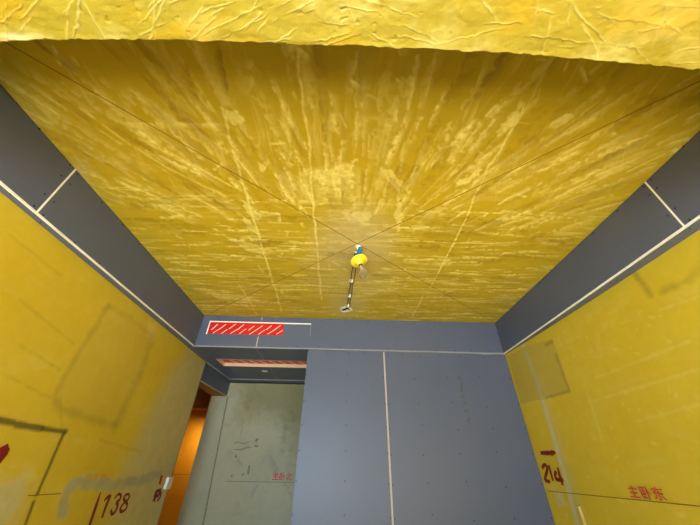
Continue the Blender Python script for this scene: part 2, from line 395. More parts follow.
for pts, al in (                           # broad pale scrapes
    (((310,172),(340,166),(356,160),(352,182),(322,186)), .5), (((380,168),(392,170),(402,182),(400,195),(388,180)), .5),
    (((258,162),(268,168),(262,172)), .6), (((243,200),(262,215),(258,222),(246,212)), .5), (((240,212),(256,228),(262,238),(248,228)), .5),
    (((455,183),(478,170),(486,166),(470,184),(458,187)), .7), (((500,125),(520,105),(524,98),(516,122),(506,132)), .55),
    (((494,132),(515,116),(518,122),(500,136)), .5), (((470,150),(492,118),(500,106),(494,124),(478,146)), .45), (((446,148),(462,128),(468,126),(456,146)), .45),
    (((344,214),(372,212),(368,222),(348,222)), .5), (((545,128),(572,112),(575,116),(556,130)), .5), (((225,108),(238,112),(246,122),(234,126),(226,118)), .6),
    (((222,235),(262,246),(268,256),(250,252)), .35), (((205,292),(250,296),(262,302),(220,300)), .3), (((330,110),(338,124),(334,134),(326,128)), .4),
    (((398,196),(404,215),(398,232),(394,214)), .5), (((278,176),(288,170),(296,176),(310,168),(345,161),(360,166),(362,196),(340,204),(300,204),(284,196)), .15), (((85,240),(120,262),(150,275),(125,270)), .35)):
    S.poly('pale', cpath(*pts), al, 0.010, 0.022)
for cx, cy, rx, ry, al in ((356,238,36,30,.42), (352,262,44,40,.22), (347,306,20,9,.30), (505,300,10,4,.3), (80,166,5,6,.6), (85,180,4,5,.4)):
    pts = [C(cx+rx*math.cos(a), cy+ry*math.sin(a)) for a in np.linspace(0, 6.283, 18)[:-1]]
    S.poly('grey', pts, al, 0.26 if rx > 30 else 0.10, 0.03)
me = S.mesh('ceiling', lambda U, V: (U, V, np.full_like(U, ZC)))
join_boxes(me, [((-2.05, Y0, ZC+0.002), (2.25, 3.8, ZC+0.12))])
CEIL = struct(link('ceiling', me, 'ceil'))
# chalk lines snapped from corner to corner to find the lamp's place
def cline(parent, a, b, wd, label):
    bm = bmesh.new(); ribbon(bm, [a, b], wd, (0, 0, -1)); obj('chalk_line', bm, 'chalk', parent, label)
cline(CEIL, (-1.94, Y0+0.02, ZC), tuple(on_ceiling(494, 322)), 0.005, 'dark line snapped across the ceiling from the near left corner')
cline(CEIL, (2.12, Y0+0.02, ZC), tuple(on_ceiling(205.5, 315.5)), 0.005, 'dark line snapped across the ceiling from the near right corner')

# ---- left wall
S = Stain(Y0, YE, 0.0, ZC, 0.01)
def Lw(px, py): p = on_left(px, py); return (p[1], p[2])
def lp(*pp): return [Lw(*p) for p in pp]
S.poly('grey', lp((193,348),(206,362),(150,560),(95,560),(112,520),(128,462),(152,410),(172,372)), .62, 0.30, 0.10)
S.poly('grey', lp((203,362),(207,364),(150,560),(140,560)), .5, 0.10, 0.02)
S.line('grey', lp((64,512),(65,498),(70,486),(82,481),(110,485),(140,481),(160,474)), .085, .85, 0.03, 0.03)
S.line('dark', lp((64,512),(65,498),(70,486),(82,481),(110,485),(140,481),(160,474)), .085, .30, 0.03, 0.03)
S.line('pale', lp((92,487),(112,489),(124,486)), .03, .3, 0.02, 0.02)
S.poly('grey', lp((-10,478),(20,476),(30,484),(20,505),(4,540),(-20,540)), .6, 0.12, 0.06)
S.poly('grey', lp((0,488),(24,484),(18,500),(0,520)), .5, 0.08, 0.05)
S.poly('pale', lp((24,474),(34,470),(36,478),(28,484)), .6, 0.04, 0.02)
S.poly('pale', lp((148,322),(156,326),(154,342),(149,338)), .5, 0.06, 0.03)
out = lp((109,305),(97,324),(74,361),(54,401),(74,413),(98,422),(117,426),(127,404),(143,370),(153,337),(146,326))
S.poly('grey', out, .06, 0.06, 0.02); S.poly('dark', out, .05, 0.06, 0.02)
S.line('dark', smooth_path(lp((108,306),(97,324),(74,361),(55,400),(73,413),(98,421),(116,425)), 5), .035, .32, 0.05, 0.02)
S.line('dark', smooth_path(lp((152,338),(142,370),(126,404),(117,425)), 5), .07, .26, 0.09, 0.03)
S.line('dark', lp((108,306),(130,318),(150,334)), .03, .18, 0.05, 0.02)
for a, b, wd in (((-14,418),(13,422.6),.034), ((16.5,424.5),(42,428.5),.036), ((42,428.5),(66,432),.026), ((64.5,431.5),(37,494.5),.022), ((33.5,502),(22,534),.022)):
    S.line('dark', lp(a, b), wd, .86, 0.012, 0.004); pass
for a, b in (((20,300),(75,345)), ((0,372),(50,398)), ((10,235),(60,275)), ((60,395),(62,428)), ((20,345),(60,370)), ((100,440),(140,452))):
    S.line('dark', lp(a, b), .010, .22, 0.02, 0.01)
for _ in range(60):
    S.trowel('pale', RNG.uniform(.5, 4.2), RNG.uniform(.6, 2.4), RNG.normal(0, 0.25), RNG.uniform(.1, .5), RNG.uniform(.03, .12), RNG.uniform(.05, .22))
me = S.mesh('wall_left', lambda U, V: (xlw(U), U, V))
bm = bmesh.new(); bm.from_mesh(me)
prism(bm, [(xlw(-2.6)-.003, -2.6, 0), (xlw(YE)-.003, YE, 0), (-2.22, YE, 0), (-2.22, -2.6, 0)], (0, 0, ZC), 1)
prism(bm, [(xlw(-2.6), -2.6, 0), (xlw(Y0), Y0, 0), (xlw(Y0)-.003, Y0, 0), (xlw(-2.6)-.003, -2.6, 0)], (0, 0, ZC), 0)
bm.to_mesh(me); bm.free()
WL = struct(link('wall_left', me, ['wall', 'plaster']))

# ---- right wall
S = Stain(Y0, YB+0.06, 0.0, ZC, 0.01)
def Rw(px, py): p = on_right(px, py); return (p[1], p[2])
def rp(*pp): return [Rw(*p) for p in pp]
pt = rp((508,356),(530,344),(552.4,339.5),(561,362),(570.5,392),(546,398.5),(521,404))
S.poly('dark', pt, .24, 0.012, 0.012); S.poly('grey', pt, .10, 0.02, 0.01)
S.line('dark', rp((556,355),(565,380),(570,391),(546,398)), .022, .35, 0.02, 0.012)
S.line('dark', rp((546,345),(552,341)), .03, .4, 0.03, 0.01)
S.line('grey', smooth_path(rp((522,342),(536,380),(550,425),(560,460),(570,495),(579,530)), 4), .052, .85, 0.02, 0.008)
S.line('grey', smooth_path(rp((538,380),(552,425),(566,470),(582,520)), 4), .12, .25, 0.08, 0.02)
S.poly('grey', rp((554,492),(561,493),(565,504),(558,506)), .8, 0.03, 0.02)
S.line('dark', rp((634,274),(643,284),(651,296)), .03, .42, 0.04, 0.02)
S.line('dark', rp((662,292),(685,281),(704,264)), .03, .36, 0.05, 0.025)
for a, b in (((595,378),(690,341)), ((589,402),(700,369)), ((638,421),(700,404)), ((585,385),(602,440)), ((660,310),(700,296))):
    S.line('pale', lp and rp(a, b), .012, .5, 0.02, 0.012)
for _ in range(50):
    a = Rw(RNG.uniform(560, 700), RNG.uniform(300, 520)); S.line('pale', [a, (a[0]+RNG.normal(0, .015), a[1]+RNG.normal(0, .008))], .012, .5, 0.012, 0.006)
for _ in range(60):
    S.trowel('pale', RNG.uniform(.5, 3.6), RNG.uniform(.6, 2.4), RNG.normal(0, 0.2), RNG.uniform(.1, .6), RNG.uniform(.03, .14), RNG.uniform(.05, .22))
me = S.mesh('wall_right', lambda U, V: (xrw(U), U, V))
bm = bmesh.new(); bm.from_mesh(me)
box(bm, (2.19, -2.6, 0), (2.34, YB+0.5, ZC), mi=1); box(bm, (2.185, -2.6, 0), (2.1895, Y0, ZC), mi=0)
bm.to_mesh(me); bm.free()
WR = struct(link('wall_right', me, ['wall', 'plaster']))

# ---- back wall of the entrance recess (bare plaster, thin primer at its top)
S = Stain(-2.22, XP+0.12, 0.0, ZC, 0.012)
def Nw(px, py): p = on_niche(px, py); return (p[0], p[2])
def npth(*pp): return [Nw(*p) for p in pp]
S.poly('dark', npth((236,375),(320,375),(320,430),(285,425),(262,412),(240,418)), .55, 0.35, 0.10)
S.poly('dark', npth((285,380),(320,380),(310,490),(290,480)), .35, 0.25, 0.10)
S.poly('pale', npth((246,470),(262,455),(285,440),(292,470),(262,480)), .3, 0.2, 0.1)
for _ in range(70):
    S.trowel(('pale', 'grey')[int(RNG.integers(0, 2))], RNG.uniform(-1.95, -.4), RNG.uniform(.6, 2.3), RNG.uniform(0, 3.1), RNG.uniform(.1, .4), RNG.uniform(.03, .12), RNG.uniform(.1, .4))
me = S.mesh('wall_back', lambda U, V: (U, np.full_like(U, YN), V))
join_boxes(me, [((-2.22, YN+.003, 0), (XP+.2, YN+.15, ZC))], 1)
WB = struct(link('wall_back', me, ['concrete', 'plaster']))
# vertical groove where the recess wall meets the door reveal
g0 = on_niche(228.3, 394.5); g1 = on_niche(203, 525)
bm = bmesh.new(); ribbon(bm, [(g0[0], YN, ZL), (g1[0], YN, g1[2]), (g1[0]+.001, YN, 0.02)], .022, (0, -1, 0), .002)
obj('corner_groove', bm, 'pencil', WB, 'dark upright groove beside the doorway')
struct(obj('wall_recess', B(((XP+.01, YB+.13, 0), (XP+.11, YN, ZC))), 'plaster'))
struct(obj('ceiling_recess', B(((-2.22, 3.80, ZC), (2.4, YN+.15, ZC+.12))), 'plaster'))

# ---- beam over the opening: its underside hand-troweled in thick primer, seen from right below
ZS = 1.10+H
nx, nt = 1000, 130
xs = np.linspace(-2.05, 2.18, nx); ts = np.linspace(0, 1, nt)
epx = [(-160, 45), (-60, 43), (0, 41.5), (50, 40), (100, 39.8), (160, 40), (230, 41.8), (290, 43.5), (350, 46), (410, 48.2), (470, 51), (520, 54), (560, 57), (630, 63.5), (700, 70), (780, 78), (880, 88)]
ew = np.array([on_z(a, b, ZS) for a, b in epx]); far = np.interp(xs, ew[:, 0], ew[:, 1])      # far arris, not quite straight
far = np.convolve(np.pad(far, 25, 'edge'), np.ones(51)/51, 'valid')
far = far+(vnoise(nx, 2, 1.7, 3)[:, 0]-.5)*.0035+(vnoise(nx, 2, 4, 3)[:, 0]-.5)*.004+(vnoise(nx, 2, 11, 3)[:, 0]-.5)*.004
YF = 0.06                                    # face towards the window
SB = Stain(-2.05, 2.18, 0, 1, 0.5); SB.nu, SB.nv, SB.u, SB.v = nx, nt, xs, ts*.3
SB.ch = {k: np.zeros((nx, nt)) for k in ('pale', 'grey', 'dark')}
SB.brk = .5*vnoise(nx, nt, 12, 14)+.3*vnoise(nx, nt, 4, 5)+.2*vnoise(nx, nt, 26, 30)
ht = (vnoise(nx, nt, 50, 40)-.5)*.004+(vnoise(nx, nt, 14, 14)-.5)*.0025+(vnoise(nx, nt, 4, 5)-.5)*.0012
U, V = np.meshgrid(xs, ts*.3, indexing='ij')          # V runs from the far arris towards the window
ALL = (slice(None), slice(None))
for _ in range(130):                       # overlapping trowel laps leave a raised lip along one side
    cu, cv = RNG.uniform(-1.6, 1.7), RNG.uniform(0, .2)
    an = RNG.normal(.62, .25) if cu < -.1 else (RNG.normal(-.12, .2) if RNG.random() < .6 else RNG.normal(-.9, .35))
    ln, wd, hh = RNG.uniform(.05, .26), RNG.uniform(.015, .06), RNG.uniform(.0002, .0009)
    a = (U-cu)*math.cos(an)+(V-cv)*math.sin(an); b = -(U-cu)*math.sin(an)+(V-cv)*math.cos(an)
    b = b+(SB.brk-.5)*.012
    m = np.clip((ln/2-np.abs(a))/(ln*.2), 0, 1); lip = m*np.clip(1-np.abs(b)/.0035, 0, 1)
    ht += hh*lip*.9+hh*m*np.clip(b/.004, 0, 1)*np.clip((wd-b)/wd, 0, 1)
    SB.put('pale', ALL, .95*lip*np.clip(SB.brk*2.6-.6, 0, 1))  # grazing-light highlights painted pale along the lips
pit = np.clip((vnoise(nx, nt, 4, 5)-.86)*8, 0, 1)*np.clip((vnoise(nx, nt, 50, 40)-.5)*4, 0, 1); ht -= pit*.003
SB.put('dark', ALL, np.clip((vnoise(nx, nt, 40, 50)*.6+SB.brk*.4-.52)*3, 0, .45))
SB.put('pale', ALL, np.clip((vnoise(nx, nt, 34, 40)*.6+SB.brk*.4-.5)*2.5, 0, .6))
SB.put('grey', ALL, .9*np.clip(1.3-np.hypot((U+1.10)/.10, (V-.008)/.012), 0, 1))
SB.put('dark', ALL, .6*np.clip(1.3-np.hypot((U+1.22)/.14, (V-.09)/.07), 0, 1))
me = SB.mesh('wall_front', lambda U_, V_: (U_, far[:, None]+(YF-far[:, None])*ts[None, :], ZS-ht*np.clip(V_/.012, .1, 1)))
bm = bmesh.new(); bm.from_mesh(me); bm.verts.ensure_lookup_table(); prev = None
ends = [(bm.verts[i*nt], bm.verts[i*nt+nt-1]) for i in range(nx)]
for a, b in ends:
    c, d = bm.verts.new((a.co.x, a.co.y+.001, ZC)), bm.verts.new((b.co.x, YF, ZC))
    if prev: bm.faces.new((prev[0], a, c, prev[2])); bm.faces.new((prev[1], b, d, prev[3])); bm.faces.new((prev[2], c, d, prev[3]))
    prev = (a, b, c, d)
bmesh.ops.recalc_face_normals(bm, faces=bm.faces)
bm.to_mesh(me); bm.free()
me.polygons.foreach_set('use_smooth', [k < (nx-1)*(nt-1) for k in range(len(me.polygons))])
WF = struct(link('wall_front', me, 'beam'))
struct(obj('ceiling_balcony', B(((-2.2, -2.6, ZC), (2.3, Y0, ZC+.12))), 'plaster'))

# ---- hall beyond the doorway
struct(obj('wall_hall_back', B(((-4.8, 8.70, 0), (-2.0, 8.85, ZC))), 'hall'))
struct(obj('wall_hall_left', B(((-4.8, 3.3, 0), (-4.65, 8.70, ZC))), 'hall'))
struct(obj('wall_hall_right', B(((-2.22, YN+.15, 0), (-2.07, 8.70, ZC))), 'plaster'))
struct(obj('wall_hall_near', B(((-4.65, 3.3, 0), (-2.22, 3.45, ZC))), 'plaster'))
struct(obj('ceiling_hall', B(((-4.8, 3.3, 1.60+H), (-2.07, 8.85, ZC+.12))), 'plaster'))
zt = on_y(196, 408.5, 7.8)[2]
struct(obj('hall_shade_downstand', B(((-4.65, 7.8, zt), (-2.22, 7.92, 1.60+H))), 'hall'))  # added downstand, its unlit face makes the wall's shaded upper band
p = on_y(180, 474.4, 8.7)
bm = bmesh.new(); ribbon(bm, [(-4.6, 8.70, p[2]), (-2.25, 8.70, p[2])], .010, (0, -1, 0)); obj('level_line', bm, 'chalk', bpy.data.objects['wall_hall_back'], 'dark level line on the orange hall wall')

# ================================================================== PAINTED MARKS ON THE WALLS (parts of their wall)
NL = (1, 0.0136, 0); NR = (-1, 0, 0); NB = (0, -1, 0)
def pxw(fn, px, py, wpx):                  # a pixel width on a surface turned into metres
    return wpx*float((fn(px, py)-CO)@CF)/FPX
def marks(name, parent, fn, nrm, strokes, mat, label, lift=0.0012, sm=True):
    bm = bmesh.new()
    for i, (pts, wd) in enumerate(strokes):
        P = smooth_path([fn(*p) for p in pts], 5) if sm and len(pts) > 2 else [fn(*p) for p in pts]
        ws = wd if isinstance(wd, (list, tuple)) else [wd]*2
        W = [np.interp(k/(len(P)-1), np.linspace(0, 1, len(ws)), ws) for k in range(len(P))]
        P = P if sm else P
        ribbon(bm, P, W, nrm, lift+0.0003*i)
    return obj(name, bm, mat, parent, label)
marks('painted_number', WL, on_left, NL, [
    (((104,500.6),(107,497.5),(110,495.5)), [.02, .03]), (((110.3,495),(106,506),(101.8,518)), [.035, .025]),
    (((114.4,498.3),(118.5,494),(120.7,495.7),(119.7,499.5),(116.6,502),(117.6,505),(115.5,511),(112,514.2),(110.8,510)), [.016, .026, .026, .02]),
    (((129,494),(125.4,495),(123.6,499),(127,504),(125.4,509.4),(121.2,511.7),(120.4,508),(124,503),(128.4,498.7),(129.4,494.6)), [.02, .024, .02])],
    'brush', 'dark red brushed number 138')
marks('painted_slash', WL, on_left, NL, [(((100.6,492),(96.5,504.5),(89.6,524.6),(84,541)), [.008, .034, .032, .03])], 'brush', 'long dark red slash left of the number 138')
marks('painted_mark', WL, on_left, NL, [(((3,446),(2,455),(-4,462)), [.05, .06, .03]), (((8.4,447.5),(4,453),(-3,463)), [.02, .05, .04]), (((-8,452),(0,455),(4,454)), [.04, .05, .03])],
    'brush', 'dark red painted mark cut by the left edge')
marks('painted_scribble', WL, on_left, NL, [
    (((155,492.5),(158,490.5),(161,490)), [.03, .03]), (((157,492),(155,497),(152.5,501.5)), [.03, .04, .02]), (((154,495),(157,496),(159,495)), .03),
    (((161,491),(160,497),(157,501)), [.03, .03, .02]), (((155.5,497),(154.5,501.5)), .02), (((160.5,495),(158.5,492)), .02)], 'brush', 'small dark red characters below the white box')
marks('faded_stencil', WL, on_left, NL, [(((86.5,477.6),(92,477)), .03), (((94,476.8),(98.5,476.4)), .035), (((101,476.3),(107,475.8)), .028)], 'faintstamp', 'scraped pink stencil above the grey filled groove', sm=False)
bm = bmesh.new(); a, b = on_left(28, 495.6), on_left(61, 493.6); ribbon(bm, [a, b], .005, NL)
obj('level_line', bm, 'chalk', WL, 'thin dark level line on the yellow left wall')
# right wall
marks('painted_number', WR, on_right, NR, [
    (((542.3,468.5),(543.8,465.3),(546.3,465.6),(547.2,470),(545.4,477),(545.2,480.8)), [.03, .035, .03]), (((545,480.6),(550.3,481.6)), .03),
    (((548.7,465),(553.2,481)), [.035, .03]), (((556.2,471),(555.3,475),(556.6,479.2),(563.5,480.2)), [.03, .035, .03]), (((557.7,467.3),(560,476),(562.9,485.3)), [.02, .04, .03])],
    'brush', 'dark red brushed number 214')
marks('painted_arrow', WR, on_right, NR, [(((540.6,453.0),(548,453),(555,452.2)), [.03, .042, .012]), (((551,450.8),(555.3,452.2),(551.5,455.6)), .014)], 'brush', 'dark red brushed arrow above the number 214')
bm = bmesh.new(); zr = float(np.mean([on_right(*q)[2] for q in ((700,506),(600,497),(553,491))]))
ribbon(bm, [(float(xrw(q)), q, zr) for q in np.linspace(3.66, Y0+.1, 30)], .006, NR); obj('level_line', bm, 'chalk', WR, 'thin dark level line on the yellow right wall')
# back wall of the recess
bm = bmesh.new(); a, b = on_niche(226, 481.3), on_niche(300, 482.5); ribbon(bm, [a, b], .008, NB); obj('level_line', bm, 'pencil', WB, 'thin dark level line on the grey recess wall')
marks('pencil_note', WB, on_niche, NB, [
    (((234,443.5),(238,442),(243,443.5),(250,441.5)), .012), (((234,449.5),(240,449.5),(246,448),(251,447.5)), .012), (((256,439),(257.5,441)), .05), (((256.5,445),(256,447)), .06),
    (((249.5,465),(248.6,471),(248,474.5)), [.02, .034, .02]), (((235.8,455),(236,457.5)), .03), (((231.5,475),(232,477)), .03), (((244,473),(242,476)), .02)], 'pencil', 'faint pencilled notes and a short stroke')

# stencilled room names, cut from the built-in lettering
def stencil(text, parent, o, ux, uy, size, mat, label, gap=0.0):
    cu = bpy.data.curves.new('stencil', 'FONT'); cu.body = text; cu.size = 1.0; cu.extrude = 0.0; cu.space_character = 1.0+gap; cu.resolution_u = 2; cu.offset = 0.018
    tmp = bpy.data.objects.new('stencil', cu); COL.objects.link(tmp); bpy.context.view_layer.update()
    me = bpy.data.meshes.new_from_object(tmp.evaluated_get(bpy.context.evaluated_depsgraph_get()))
    bpy.data.objects.remove(tmp); bpy.data.curves.remove(cu)
    co = np.zeros(len(me.vertices)*3, np.float32); me.vertices.foreach_get('co', co); co = co.reshape(-1, 3)
    lo, hi = co.min(0), co.max(0); o, ux, uy = map(np.array, (o, ux, uy))
    t = (co-lo)/np.maximum(hi-lo, 1e-6)
    wc = o+t[:, :1]*ux*size[0]+t[:, 1:2]*uy*size[1]
    me.vertices.foreach_set('co', wc.astype(np.float32).ravel()); me.update(); me.name = 'stencil'
    return link('stencilled_characters', me, mat, parent, label)
a = on_right(632.5, 497.8); b = on_right(670.5, 500.5); c = on_right(630, 485)
stencil('主卧东', WR, (float(xrw(a[1]))-.010, a[1], a[2]), (0, -1, 0), (0, 0, 1), (a[1]-b[1], c[2]-a[2]), 'stamp', 'faded red stencilled characters above the level line', .08)
a = on_niche(271.8, 480.2); b = on_niche(292, 480.2); c = on_niche(271.8, 472.2)
stencil('主卧北', WB, (a[0], YN-.0016, a[2]), (1, 0, 0), (0, 0, 1), (b[0]-a[0], c[2]-a[2]), 'stamp', 'faded red stencilled characters beside the partition', .08)

# ================================================================== GYPSUM BOARD WORK
sbm = bmesh.new(); lathe(sbm, [(0, .0010), (.0045, .0014), (.0062, .0006), (.0062, -.004), (0, -.004)], (0, 0, 0), (0, 0, 1), 10)
bmesh.ops.recalc_face_normals(sbm, faces=sbm.faces)
SCREW = bpy.data.meshes.new('screw'); sbm.to_mesh(SCREW); sbm.free(); SCREW.materials.append(M['screw'])
def screw(parent, p, nrm):
    o = bpy.data.objects.new('screw', SCREW); COL.objects.link(o); o.parent = parent
    o.location = Vector(p)-ROOT[parent]; o.rotation_mode = 'QUATERNION'; o.rotation_quaternion = Vector(nrm).to_track_quat('Z', 'Y')
TH = .012
BG = 'gypsum board bulkheads under the ceiling edge'
# left bulkhead
t = thing('gypsum_bulkhead', (XL, 2.0, ZB), 'dark blue gypsum board bulkhead along the top of the yellow left wall', 'bulkhead', BG)
ys = float(on_x(56, 191, XL)[1])
bn = obj('front_board', B(((XL-TH, Y0+.04, ZB), (XL, ys-.001, ZC-.003))), 'blue', t); bf = obj('front_board', B(((XL-TH, ys+.001, ZB), (XL, YB, ZC-.003))), 'blue', t)
bm = bmesh.new(); prism(bm, [(XL-TH, Y0+.04, ZB), (XL-TH, YB, ZB), (xlw(YB)+.003, YB, ZB), (xlw(Y0)+.003, Y0+.04, ZB)], (0, 0, TH)); ub = obj('bottom_board', bm, 'blue', t)
obj('corner_bead', B(((XL-.001, Y0+.04, ZB-.0015), (XL+.0025, YB, ZB+.010)), ((XL-.008, Y0+.04, ZB-.0025), (XL+.0025, YB, ZB))), 'bead', t, 'cream corner bead')
obj('joint_strip', B(((XL-.002, ys-.0055, ZB+.010), (XL+.0012, ys+.0055, ZC-.003))), 'bead', t, 'cream joint strip')
for q in ((70,165),(61.5,175.7),(45,193.8),(34.3,206),(39.4,128.6)): screw(bn, on_x(*q, XL), (1, 0, 0))
for q in ((77.3,174.4),(70,184),(54,202),(43.4,215),(74.7,242.4),(99.4,263.3),(117.6,279.7),(150,306.5),(101.8,202.6),(122.7,224.9),(139.9,243.7),(156.3,261.9)): screw(bf, on_x(*q, XL), (1, 0, 0))
for q in ((10.5,194.4),(40.6,222.4)): screw(ub, on_z(*q, ZB), (0, 0, -1))
# right bulkhead
t = thing('gypsum_bulkhead', (XR, 2.0, ZB), 'dark blue gypsum board bulkhead along the top of the yellow right wall', 'bulkhead', BG)
ys = float(on_x(665, 204.5, XR)[1])
bn = obj('front_board', B(((XR, Y0+.04, ZB), (XR+TH, ys-.001, ZC-.003))), 'blue', t); bf = obj('front_board', B(((XR, ys+.001, ZB), (XR+TH, YB, ZC-.003))), 'blue', t)
bm = bmesh.new(); yy = np.linspace(Y0+.04, YB, 16); prism(bm, [(XR+TH, yy[0], ZB), (XR+TH, yy[-1], ZB)]+[(float(xrw(q))-.002, q, ZB) for q in yy[::-1]], (0, 0, TH)); ub = obj('bottom_board', bm, 'blue', t)
obj('corner_bead', B(((XR-.0025, Y0+.04, ZB-.0015), (XR+.001, YB, ZB+.010)), ((XR-.0025, Y0+.04, ZB-.0025), (XR+.008, YB, ZB))), 'bead', t, 'cream corner bead')
obj('joint_strip', B(((XR-.0012, ys-.0055, ZB+.010), (XR+.002, ys+.0055, ZC-.003))), 'bead', t, 'cream joint strip')
for q in ((683.5,146.4),(651.2,180),(657,188),(675,208.3),(689.6,220)): screw(bn, on_x(*q, XR), (-1, 0, 0))
for q in ((643.6,186.6),(649.7,195),(667.7,215.6),(678.7,229),(617.4,211),(645,254),(616,273.9),(593.7,233.4),(573,251.6),(539.6,282.5),(592,292)): screw(bf, on_x(*q, XR), (-1, 0, 0))
screw(ub, on_z(690, 228.6, ZB), (0, 0, -1)); screw(ub, on_z(617, 280, ZB), (0, 0, -1))
# back bulkhead
t = thing('gypsum_bulkhead', (0.1, YB, ZB), 'blue gypsum board bulkhead across the back, above the partition', 'bulkhead', BG)
sa, sb_ = on_front(262.6, 316.4), on_front(255.9, 347.4); xsj = float((sa[0]+sb_[0])/2)
bl = obj('front_board', B(((XL, YB, ZB), (xsj-.001, YB+TH, ZC-.003))), 'blue', t); br = obj('front_board', B(((xsj+.001, YB, ZB), (XR, YB+TH, ZC-.003))), 'blue', t)
obj('corner_bead', B(((XL+.003, YB-.0025, ZB-.0015), (XR-.003, YB+.001, ZB+.014)), ((XL+.003, YB-.0025, ZB-.0025), (XR-.003, YB+.012, ZB))), 'greybead', t, 'grey corner bead')
v0 = on_front(207, 334.8)[2]
obj('joint_strip', B(((xsj-.006, YB-.0012, ZB+.014), (xsj+.006, YB+.002, v0-.004))), 'filler', t, 'pale joint strip'); obj('joint_strip', B(((xsj-.005, YB-.0012, ZC-.05), (xsj+.005, YB+.002, ZC-.004))), 'filler', t, 'pale joint strip')
for q in ((197,345),(212,345.4),(225,345.8),(240,346.2)): screw(bl, on_front(*q), (0, -1, 0))
for q in ((270,346.6),(286,347.2),(297.2,346.6),(319.4,346.9),(340.5,347.6),(363.2,348.2),(387.7,348.6),(412,349.2),(435.7,349.8),(455,350.6),(471,351.0),(490,351.4)): screw(br, on_front(*q), (0, -1, 0))
for x in (218, 238): screw(bl, on_front(x, 317.5+(x-205)*.02), (0, -1, 0))
for x in (272, 300, 322, 345, 368, 392, 415, 440, 464, 484): screw(br, on_front(x, 318.0+(x-205)*.021), (0, -1, 0))
for q in ((498.5,333),(500.6,341)): screw(br, on_front(*q)+np.array((-.02, 0, 0)), (0, -1, 0))

# partition of two boards under the back bulkhead
YP = YB+.018
XPR = float(xrw(YB+.03))-.003
t = thing('gypsum_partition', (0.8, YP, 0), 'large blue gypsum board partition of two panels under the back bulkhead', 'partition')
xsm = float(np.mean([on_y(*q, YP)[0] for q in ((383.7,353.7),(386.3,396.6),(393,525))]))
pl_ = obj('panel', B(((XP, YP, 0), (xsm-.001, YP+TH, ZB-.004))), 'blue', t); pr_ = obj('panel', B(((xsm+.001, YP, 0), (XPR-.004, YP+TH, ZB-.004))), 'blue', t)
obj('joint_strip', B(((xsm-.009, YP-.0012, 0), (xsm+.009, YP+.002, ZB-.006))), 'filler', t, 'beige joint strip')
obj('stud_frame', B(((XP+.001, YP+TH, 0), (XP+.05, YP+.11, ZB-.006)), ((xsm-.025, YP+TH, 0), (xsm+.025, YP+.11, ZB-.006)), ((XPR-.06, YP+TH, 0), (XPR-.006, YP+.11, ZB-.006)), ((XP+.05, YP+.098, 0), (XPR-.06, YP+.11, ZB-.006))), 'greybead', t)
rows = [on_y(346.5, y, YP)[2] for y in (375.5, 402, 425.5, 451.5, 482, 516)]
xm = float(on_y(346.5, 402, YP)[0])
for k, z in enumerate(rows):
    screw(pl_, (XP+.014, YP, z), (0, -1, 0)); screw(pl_, (xm, YP, z+.005), (0, -1, 0)); screw(pl_, (xsm-.020, YP, z-.01), (0, -1, 0))
    screw(pr_, (xsm+.020, YP, z-.02), (0, -1, 0)); screw(pr_, (XPR-.025, YP, z+.01), (0, -1, 0))
    for q in (.90, 1.30, 1.70): screw(pr_, (q+.012*(k % 3-1), YP, z+.02*((k*7+int(q*10)) % 3-1)), (0, -1, 0))
for q in ((328,353),(349,353.3),(365,353.8),(380.5,354.5)): screw(pl_, on_y(*q, YP), (0, -1, 0))
for q in ((388,354.5),(402,354.8),(419,355.4),(440,355.8),(460,356.4),(484,357)): screw(pr_, on_y(*q, YP), (0, -1, 0))
def pface(px, py): return on_y(px, py, YP)
marks('printed_smudge', pr_, pface, NB, [(((457.5,378),(461,378)), .05), (((460.5,383.5),(462.5,384)), .05), (((460,388.5),(463,389.5)), .08), (((462,396),(464,398)), .05), (((464,402),(466,404)), .05), (((465.5,409),(467.5,413)), .05), (((467,419),(470,421)), .07), (((453.6,403),(454.6,403.6)), .02)], 'smudge', 'faint dark vertical print', sm=False)

# soffit of the entrance recess, with a cut-out
OX0, OY0, OY1, OX1 = -1.803, 4.176, 4.529, -.47
t = thing('gypsum_soffit', (-1.2, 4.5, ZB), 'dark blue board soffit over the grey entrance recess', 'soffit')
xv = -1.112; SY = YB+TH
L_ = obj('soffit_board', B(((-2.0, SY, ZB), (xv-.001, OY0, ZB+TH)), ((-2.0, OY0, ZB), (OX0, OY1, ZB+TH)), ((-2.0, OY1, ZB), (xv-.001, YN-.002, ZB+TH))), 'blue', t)
R_ = obj('soffit_board', B(((xv+.001, SY, ZB), (XP+.009, OY0, ZB+TH)), ((OX1, OY0, ZB), (XP+.009, OY1, ZB+TH)), ((xv+.001, OY1, ZB), (XP+.009, YN-.002, ZB+TH))), 'blue', t)
obj('joint_strip', B(((xv-.004, SY+.01, ZB-.0012), (xv+.004, OY0, ZB+.001))), 'greybead', t, 'pale joint line'); obj('joint_strip', B(((xv-.002, OY1, ZB-.0012), (xv+.002, YN-.12, ZB+.001))), 'greybead', t, 'pale joint line')
obj('edge_batten', B(((-1.955, 5.285, ZB-.044), (XP+.01, YN-.004, ZB-.001))), 'gap', t, 'dark edge strip')
obj('shadow_bead', B(((-1.955, 5.278, ZB-.012), (XP+.01, 5.285, ZB-.001))), 'greybead', t, 'grey bead')
bm = bmesh.new(); ribbon(bm, [(xlw(YE)+.012, YE, ZB-.002), (-1.945, 5.28, ZB-.002)], .030, (0, 0, -1), .003); obj('side_bead', bm, 'filler', t, 'pale bead')

